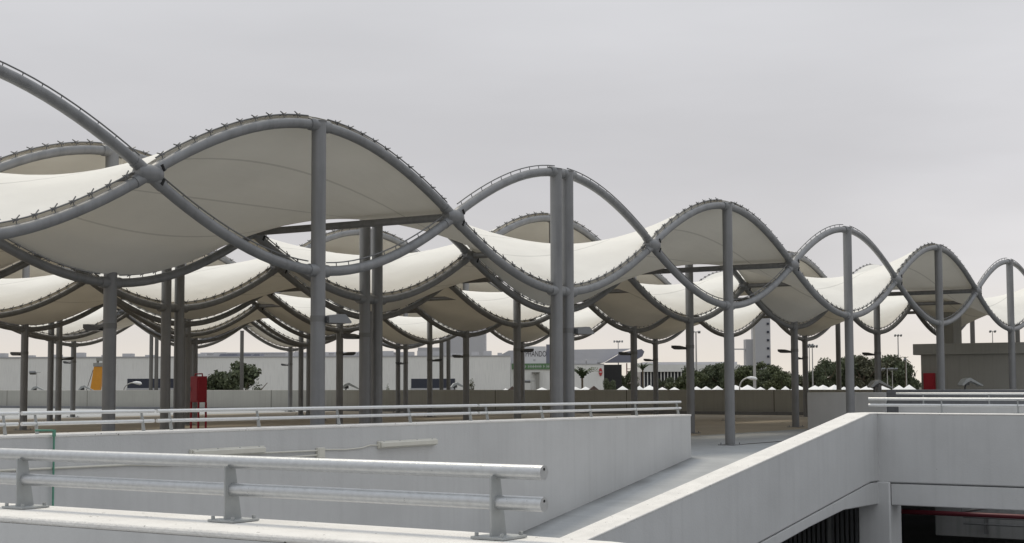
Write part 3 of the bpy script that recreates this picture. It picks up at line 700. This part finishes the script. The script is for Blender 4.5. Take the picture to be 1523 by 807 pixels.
# parking tents
ctents = [752, 806, 856, 871, 926, 951, 966, 985, 1003, 1036, 1050, 1067, 1094, 1112, 1131, 1148, 1168, 1188, 1212, 1224, 1241, 1255, 1274, 1289, 1313, 1337, 1352]
tm = MB(); hw, hz, az = 1.55, 3.9, 4.78
tm.v += [(-hw, -hw, hz), (hw, -hw, hz), (hw, hw, hz), (-hw, hw, hz), (0, 0, az), (-hw, -hw, hz-.22), (hw, -hw, hz-.22), (hw, hw, hz-.22), (-hw, hw, hz-.22)]
for i in range(4): tm.face([i, (i+1) % 4, 4]); tm.face([5+i, 5+(i+1) % 4, (i+1) % 4, i])
me_tent = tm.mesh('roof', M['white'])
tl = MB()
for sx in (-1, 1):
    for sy in (-1, 1): tl.tube([(sx*1.5, sy*1.5, 0), (sx*1.5, sy*1.5, 3.75)], .04, 6)
me_tl = tl.mesh('legs', M['pole'])
for i, px in enumerate(ctents):
    d = 262+((i*37) % 5)*7; p = at(px, 572, d)
    o = empty('parking_tent', (p.x, p.y, gz), 'peaked white parking tent beyond the boundary wall, %s from left' % ORD[i], 'tent', 'peaked parking tents', YAW-PI/2+((i*53) % 9-4)*.11)
    k_ = .62+((i*31) % 11)*.04; o.scale = (k_, k_*.95, .965+((i*29) % 7-3)*.014)
    place('roof', me_tent, o); place('legs', me_tl, o)
for i, (px, lb) in enumerate([(762, 'brown roofed kiosk next to the leftmost white parking tent'), (883, 'brown roofed kiosk left of the dark bay of the shop block')]):
    p = at(px, 572, 258)
    o = empty('kiosk', (p.x, p.y, gz), lb, 'kiosk', 'brown roofed kiosks', YAW-PI/2)
    MB().box((-1, -1, 0), (1, 1, 3.7)).build('wall', M['house'], o)
    MB().prism([(-1.3, 3.71), (1.3, 3.71), (0, 4.75)], 1, -1.2, 1.2).build('roof', M['darkroof'], o)

# ------------------------------------------------------------------ planting
def leaves(blobs, n, size, seed):
    rnd = random.Random(seed); b = MB()
    tot = sum(r[0]*r[2] for _, r in blobs)
    for c, r in blobs:
        for _ in range(int(n*r[0]*r[2]/tot)):
            while True:
                q = Vector((rnd.uniform(-1, 1), rnd.uniform(-1, 1), rnd.uniform(-1, 1)))
                if .25 < q.length < 1: break
            q = q*(.55+.5*rnd.random())
            p = Vector(c)+Vector((q.x*r[0], q.y*r[1], q.z*r[2]))
            a = Vector((rnd.gauss(0, 1), rnd.gauss(0, 1), rnd.gauss(0, .7))).normalized(); t = Vector((rnd.gauss(0, 1), rnd.gauss(0, 1), rnd.gauss(0, 1)))
            t = (t-a*t.dot(a)).normalized(); s = size*rnd.uniform(.6, 1.3); u = a.cross(t)
            b.quad(p-t*s, p-u*s*.55, p+t*s, p+u*s*.55)
    return b
def trunk(h, r, limbs, seed):
    rnd = random.Random(seed); b = MB()
    b.tube([(0, 0, 0), (r*.4, 0, h*.35), (0, r*.5, h*.65)], [r, r*.8, r*.55], 8)
    for k in range(limbs):
        a = 2*PI*k/limbs+rnd.random(); l = h*.35
        b.tube([(0, 0, h*(.35+.05*k)), (cos(a)*l*.5, sin(a)*l*.5, h*.62), (cos(a)*l, sin(a)*l, h*.82)], [r*.5, r*.3, r*.1], 6)
    return b
def extent(b):
    zs = sorted(q[2] for q in b.v); xs = sorted(abs(q[0]) for q in b.v)
    return xs[int(len(xs)*.97)], zs[int(len(zs)*.985)]
TREES = []
for sd, lm, sq in ((1, 'leaf_a', 1.0), (2, 'leaf_b', .85), (3, 'leaf_c', 1.1), (4, 'leaf_a', .9)):     # unit tree about 10 m tall, 8 m wide
    rnd = random.Random(sd*11); bl = []
    for k in range(11):
        a = rnd.random()*2*PI; rr = rnd.uniform(.3, 2.7)
        r0 = rnd.uniform(1.1, 2.0)
        bl.append(((cos(a)*rr, sin(a)*rr, rnd.uniform(3.6, 8.3)-rr*.4), (r0, r0, r0*.8*sq)))
    cb_ = leaves(bl, 5200, .23, sd); TREES.append((cb_.mesh('crown', M[lm]), trunk(8, .28, 5, sd).mesh('trunk', M['bark']), *extent(cb_)))
tlist = [(925, 22, 560, 340, 'low dark tree under the pointed eave', 3), (1030, 34, 553, 338, 'green tree left of the third full front mast', 1),
         (1056, 40, 545, 352, 'dark tree half hidden behind the third full front mast', 3), (1087, 36, 548, 342, 'dark tree right of the third full front mast', 0), (1118, 40, 546, 344, 'dark tree left of the rounded bright tree', 3), (1150, 36, 552, 346, 'dark tree right of the rounded bright tree', 0), (1205, 36, 554, 338, 'low dark tree behind the lamp mast pair', 3),
         (1230, 40, 544, 336, 'dark tree at the left edge of the tall right-hand group', 0), (1258, 46, 535, 350, 'tall dark tree behind the first two of the right-hand group', 3), (1285, 46, 533, 340, 'tall olive tree in the middle of the right-hand group', 2), (1310, 46, 533, 342, 'tall dark tree behind the last two of the right-hand group', 0), (1334, 40, 536, 338, 'dark tree behind the bare pole lamp', 3),
         (908, 20, 566, 300, 'round low shrub-like tree in front of the dark bay', 0), (938, 26, 553, 360, 'dark tree behind the red lattice support', 3), (985, 30, 563, 350, 'first dark tree right of the palm', 0),
         (1012, 34, 562, 340, 'dark tree in front of the colonnade middle', 1), (1040, 40, 547, 345, 'green tree at the right end of the colonnade', 0), (1072, 46, 542, 350, 'bushy tree left of the tower footbridges', 3),
         (1102, 40, 549, 335, 'green tree just below the tower footbridges', 1), (1134, 44, 542, 350, 'rounded bright green tree at the foot of the tower', 1), (1163, 40, 555, 330, 'low tree right of the tower foot', 1),
         (1192, 36, 556, 335, 'low tree between the tower and the lamp mast pair', 2), (1218, 36, 552, 340, 'low green tree right of the lamp mast pair', 1), (1244, 48, 537, 340, 'large dark tree beginning the tall group at right', 0),
         (1272, 50, 532, 345, 'tall dark tree, second of the tall group at right', 3), (1298, 50, 534, 350, 'tall dark tree, third of the tall group at right', 0), (1322, 44, 533, 340, 'tall dark tree, fourth of the tall group at right', 2),
         (1346, 38, 540, 335, 'tall dark tree touching the low building at right', 3), (1180, 60, 554, 520, 'far olive tree on the skyline right of the tower', 2), (1155, 60, 556, 540, 'far olive tree on the skyline next to the tower', 2)]
for i, (px, wpx, yt, d, lb, kd) in enumerate(tlist):
    p = at(px, 572, d); h = zy(px, yt, d); wd = wpx*d/FPX
    o = empty('tree', (p.x, p.y, gz), lb, 'tree', 'trees beyond the parking tents', i*1.7)
    o.scale = (wd/2/TREES[kd][2], wd/2/TREES[kd][2], h/TREES[kd][3])
    place('crown', TREES[kd][0], o); place('trunk', TREES[kd][1], o)
# the round dark tree just over the boundary wall
d = 108.0
p = at(346, 572, d); o = empty('tree', (p.x, p.y, gz), 'round dark bushy tree over the boundary wall left of centre', 'tree')
bl = []
rnd = random.Random(5)
for k in range(20):
    a = rnd.random()*2*PI; rr = rnd.uniform(.1, 1.35)
    bl.append(((cos(a)*rr, sin(a)*rr, rnd.uniform(3.3, 5.75)-rr*.75), (.55, .55, .5)))
cb_ = leaves(bl, 6500, .12, 9); cb_.build('crown', M['leaf_a'], o); ex = extent(cb_); o.scale = (40*d/FPX/ex[0],)*2+(zy(346, 543, d)/ex[1],); trunk(5.2, .16, 5, 3).build('trunk', M['bark'], o)
def frond_mesh(n, ln, up, seed, wd=.12):
    rnd = random.Random(seed); b = MB()
    for k in range(n):
        a = 2*PI*k/n+rnd.uniform(-.2, .2); e = up*rnd.uniform(.5, 1.2); l = ln*rnd.uniform(.8, 1.1)
        dirv = Vector((cos(a), sin(a), 0)); sd = Vector((-sin(a), cos(a), 0)); prev = None
        for j in range(9):
            t = j/8; c = dirv*(l*t*cos(e*.6))+Vector((0, 0, l*(sin(e)*t-1.0*t*t*.62)))
            if prev is not None:
                for s in (-1, 1):
                    w_ = wd*3*(1-.6*abs(t-.4))
                    b.quad(prev, prev*.5+c*.5+sd*s*w_+Vector((0, 0, -w_*.5)), c)
            prev = c
        pts = [dirv*(l*t*cos(e*.6))+Vector((0, 0, l*(sin(e)*t-t*t*.62))) for t in (0, .25, .5, .75, 1)]
        b.tube(pts, [.035, .03, .022, .014, .006], 5)
    return b
def palm(px, yt, wpx, d, label, n=22, trunk_r=.2):
    p = at(px, 572, d); h = zy(px, yt, d); ln = wpx*d/FPX/2
    o = empty('palm_tree', (p.x, p.y, gz), label, 'palm tree')
    fm = frond_mesh(n, ln*1.7, 1.9, int(px), ln*.05); zc = h-max(q[2] for q in fm.v)
    fm.build('crown', M['frond'], o, loc=(0, 0, zc))
    MB().tube([(0, 0, 0), (.05, 0, zc*.5), (0, 0, zc+.1)], [trunk_r*1.2, trunk_r, trunk_r*.9], 8).build('trunk', M['bark'], o)
palm(866, 545, 46, 285, 'spiky palm in front of the shop block, beside the twin-pole front mast', 34)
palm(956, 539, 30, 330, 'dark palm between the pointed eave and the long white building')
palm(1347, 530, 12, 330, 'small thin palm top left of the low tan building', 14, .1)
def shrub(px, yt, wpx, d, label, kd='leaf_a', seed=1):
    p = at(px, 572, d); h = zy(px, yt, d); wd = wpx*d/FPX/2
    o = empty('shrub', (p.x, p.y, gz), label, 'shrub')
    bl = [((0, 0, h*.82), (wd, wd, h*.17)), ((wd*.5, 0, h*.72), (wd*.7, wd*.7, h*.16)), ((-wd*.5, .1, h*.7), (wd*.7, wd*.7, h*.15))]
    cb_ = leaves(bl, 900, wd*.16, seed); cb_.build('crown', M[kd], o); o.scale = (1, 1, h/extent(cb_)[1]); trunk(h*.85, .07, 4, seed).build('trunk', M['bark'], o)
shrub(383, 572, 18, 112, 'low leafy shrub at the right foot of the round dark tree', 'leaf_a', 4)
shrub(701, 566, 12, 150, 'small spiky shrub against the warehouse by the right window strip', 'leaf_c', 5)
shrub(577, 574, 8, 150, 'tiny pointed shrub against the warehouse right of the twin second-row mast', 'leaf_b', 6)
# yellow machine
ym = facing(146, 150, 'yellow boom machine leaning behind the boundary wall at left', 'boom_machine', 'machine')
zt, zl = zy(146, 545, 150), zy(140, 585, 150)
MB().prism([(-.95, zl-1.5), (-.05, zl-1.5), (.55, zt), (-.35, zt)], 1, -.35, .35).build('boom', M['yellow'], ym, bevel=.03)
MB().box((-1.6, -1, 0), (1.2, 1, zl-1.51)).build('chassis', M['yellow'], ym, bevel=.05)
mh = MB(); mh.box((-.4, -.4, zt+.01), (.45, .4, zt+.35)); mh.tube([(-.1, 0, zt+.36), (0, 0, zt+.8)], .12, 8); mh.box((-.15, -.3, zt+.55), (.4, .3, zt+.85)); mh.build('head', M['house'], ym)
MB().tube([(-1.2, 0, zl), (-.5, 0, zt-.3)], .035, 6).build('ram', M['darksteel'], ym)

# ------------------------------------------------------------------ sky and sun
SUN_EL, SUN_AZ = 62, math.radians(62)
wd = bpy.data.worlds.new('World'); S.world = wd; wd.use_nodes = True
N, Lk = wd.node_tree.nodes, wd.node_tree.links
bgd = N['Background']; bgd.inputs['Strength'].default_value = .1
sky = N.new('ShaderNodeTexSky'); sky.sky_type = 'NISHITA'; sky.sun_disc = False
sky.sun_elevation = math.radians(SUN_EL); sky.sun_rotation = PI/2-SUN_AZ; sky.dust_density = 4; sky.air_density = 1.2
tc = N.new('ShaderNodeTexCoord'); sp = N.new('ShaderNodeSeparateXYZ'); Lk.new(tc.outputs['Generated'], sp.inputs[0])
ramp = N.new('ShaderNodeValToRGB'); cr = ramp.color_ramp
def K(c): return tuple(c[:3])+(1,)
stops = [(0.0, lin(234, 225, 212)), (.028, lin(224, 218, 212)), (.07, lin(208, 206, 207)), (.13, lin(203, 202, 205)), (.24, lin(207, 207, 210)), (.45, lin(218, 220, 224)), (1.0, lin(240, 247, 255))]
cr.elements[0].position = stops[0][0]; cr.elements[0].color = K(stops[0][1]); cr.elements[1].position = 1.0; cr.elements[1].color = K(stops[-1][1])
for pz, c in stops[1:-1]:
    e = cr.elements.new(pz); e.color = K(c)
Lk.new(sp.outputs['Z'], ramp.inputs[0])
mp = N.new('ShaderNodeMapping'); mp.inputs['Scale'].default_value = (1.5, 1.5, 7); Lk.new(tc.outputs['Generated'], mp.inputs['Vector'])
nz = N.new('ShaderNodeTexNoise'); nz.inputs['Scale'].default_value = 1.6; nz.inputs['Detail'].default_value = 5; nz.inputs['Roughness'].default_value = .5; Lk.new(mp.outputs[0], nz.inputs['Vector'])
mr = N.new('ShaderNodeMapRange'); mr.inputs['From Min'].default_value = .3; mr.inputs['From Max'].default_value = .7; mr.inputs['To Min'].default_value = 10*.925; mr.inputs['To Max'].default_value = 10*1.075
Lk.new(nz.outputs['Fac'], mr.inputs['Value'])
# brighter break in the cloud low on the right
dt = N.new('ShaderNodeVectorMath'); dt.operation = 'DOT_PRODUCT'; dt.inputs[1].default_value = ray(1560, 390).normalized(); Lk.new(tc.outputs['Generated'], dt.inputs[0])
br_ = N.new('ShaderNodeMapRange'); br_.interpolation_type = 'SMOOTHSTEP'; br_.inputs['From Min'].default_value = .988; br_.inputs['From Max'].default_value = .9995; br_.inputs['To Min'].default_value = 0; br_.inputs['To Max'].default_value = 2.4
Lk.new(dt.outputs['Value'], br_.inputs['Value'])
pn = N.new('ShaderNodeMath'); pn.operation = 'MULTIPLY_ADD'; Lk.new(br_.outputs[0], pn.inputs[0]); Lk.new(nz.outputs['Fac'], pn.inputs[1]); Lk.new(mr.outputs[0], pn.inputs[2])
mu = N.new('ShaderNodeVectorMath'); mu.operation = 'SCALE'; Lk.new(ramp.outputs[0], mu.inputs[0]); Lk.new(pn.outputs[0], mu.inputs['Scale'])
mx = N.new('ShaderNodeMix'); mx.data_type = 'RGBA'; mx.inputs[0].default_value = .96
Lk.new(sky.outputs[0], mx.inputs[6]); Lk.new(mu.outputs[0], mx.inputs[7]); Lk.new(mx.outputs[2], bgd.inputs['Color'])
sl_ = bpy.data.lights.new('sun', 'SUN'); sl_.energy = 1.5; sl_.angle = math.radians(16); sl_.color = (1, .90, .73)
so = bpy.data.objects.new('sun', sl_); COL.objects.link(so)
sd = Vector((cos(SUN_AZ)*cos(math.radians(SUN_EL)), sin(SUN_AZ)*cos(math.radians(SUN_EL)), sin(math.radians(SUN_EL))))
so.rotation_euler = sd.to_track_quat('Z', 'Y').to_euler()

S.view_settings.view_transform = 'Standard'; S.view_settings.look = 'None'; S.view_settings.gamma = 1; S.view_settings.exposure = .08
S.render.engine = 'CYCLES'
S.cycles.max_bounces = 8; S.cycles.diffuse_bounces = 5; S.cycles.transmission_bounces = 5
S.cycles.use_denoising = True
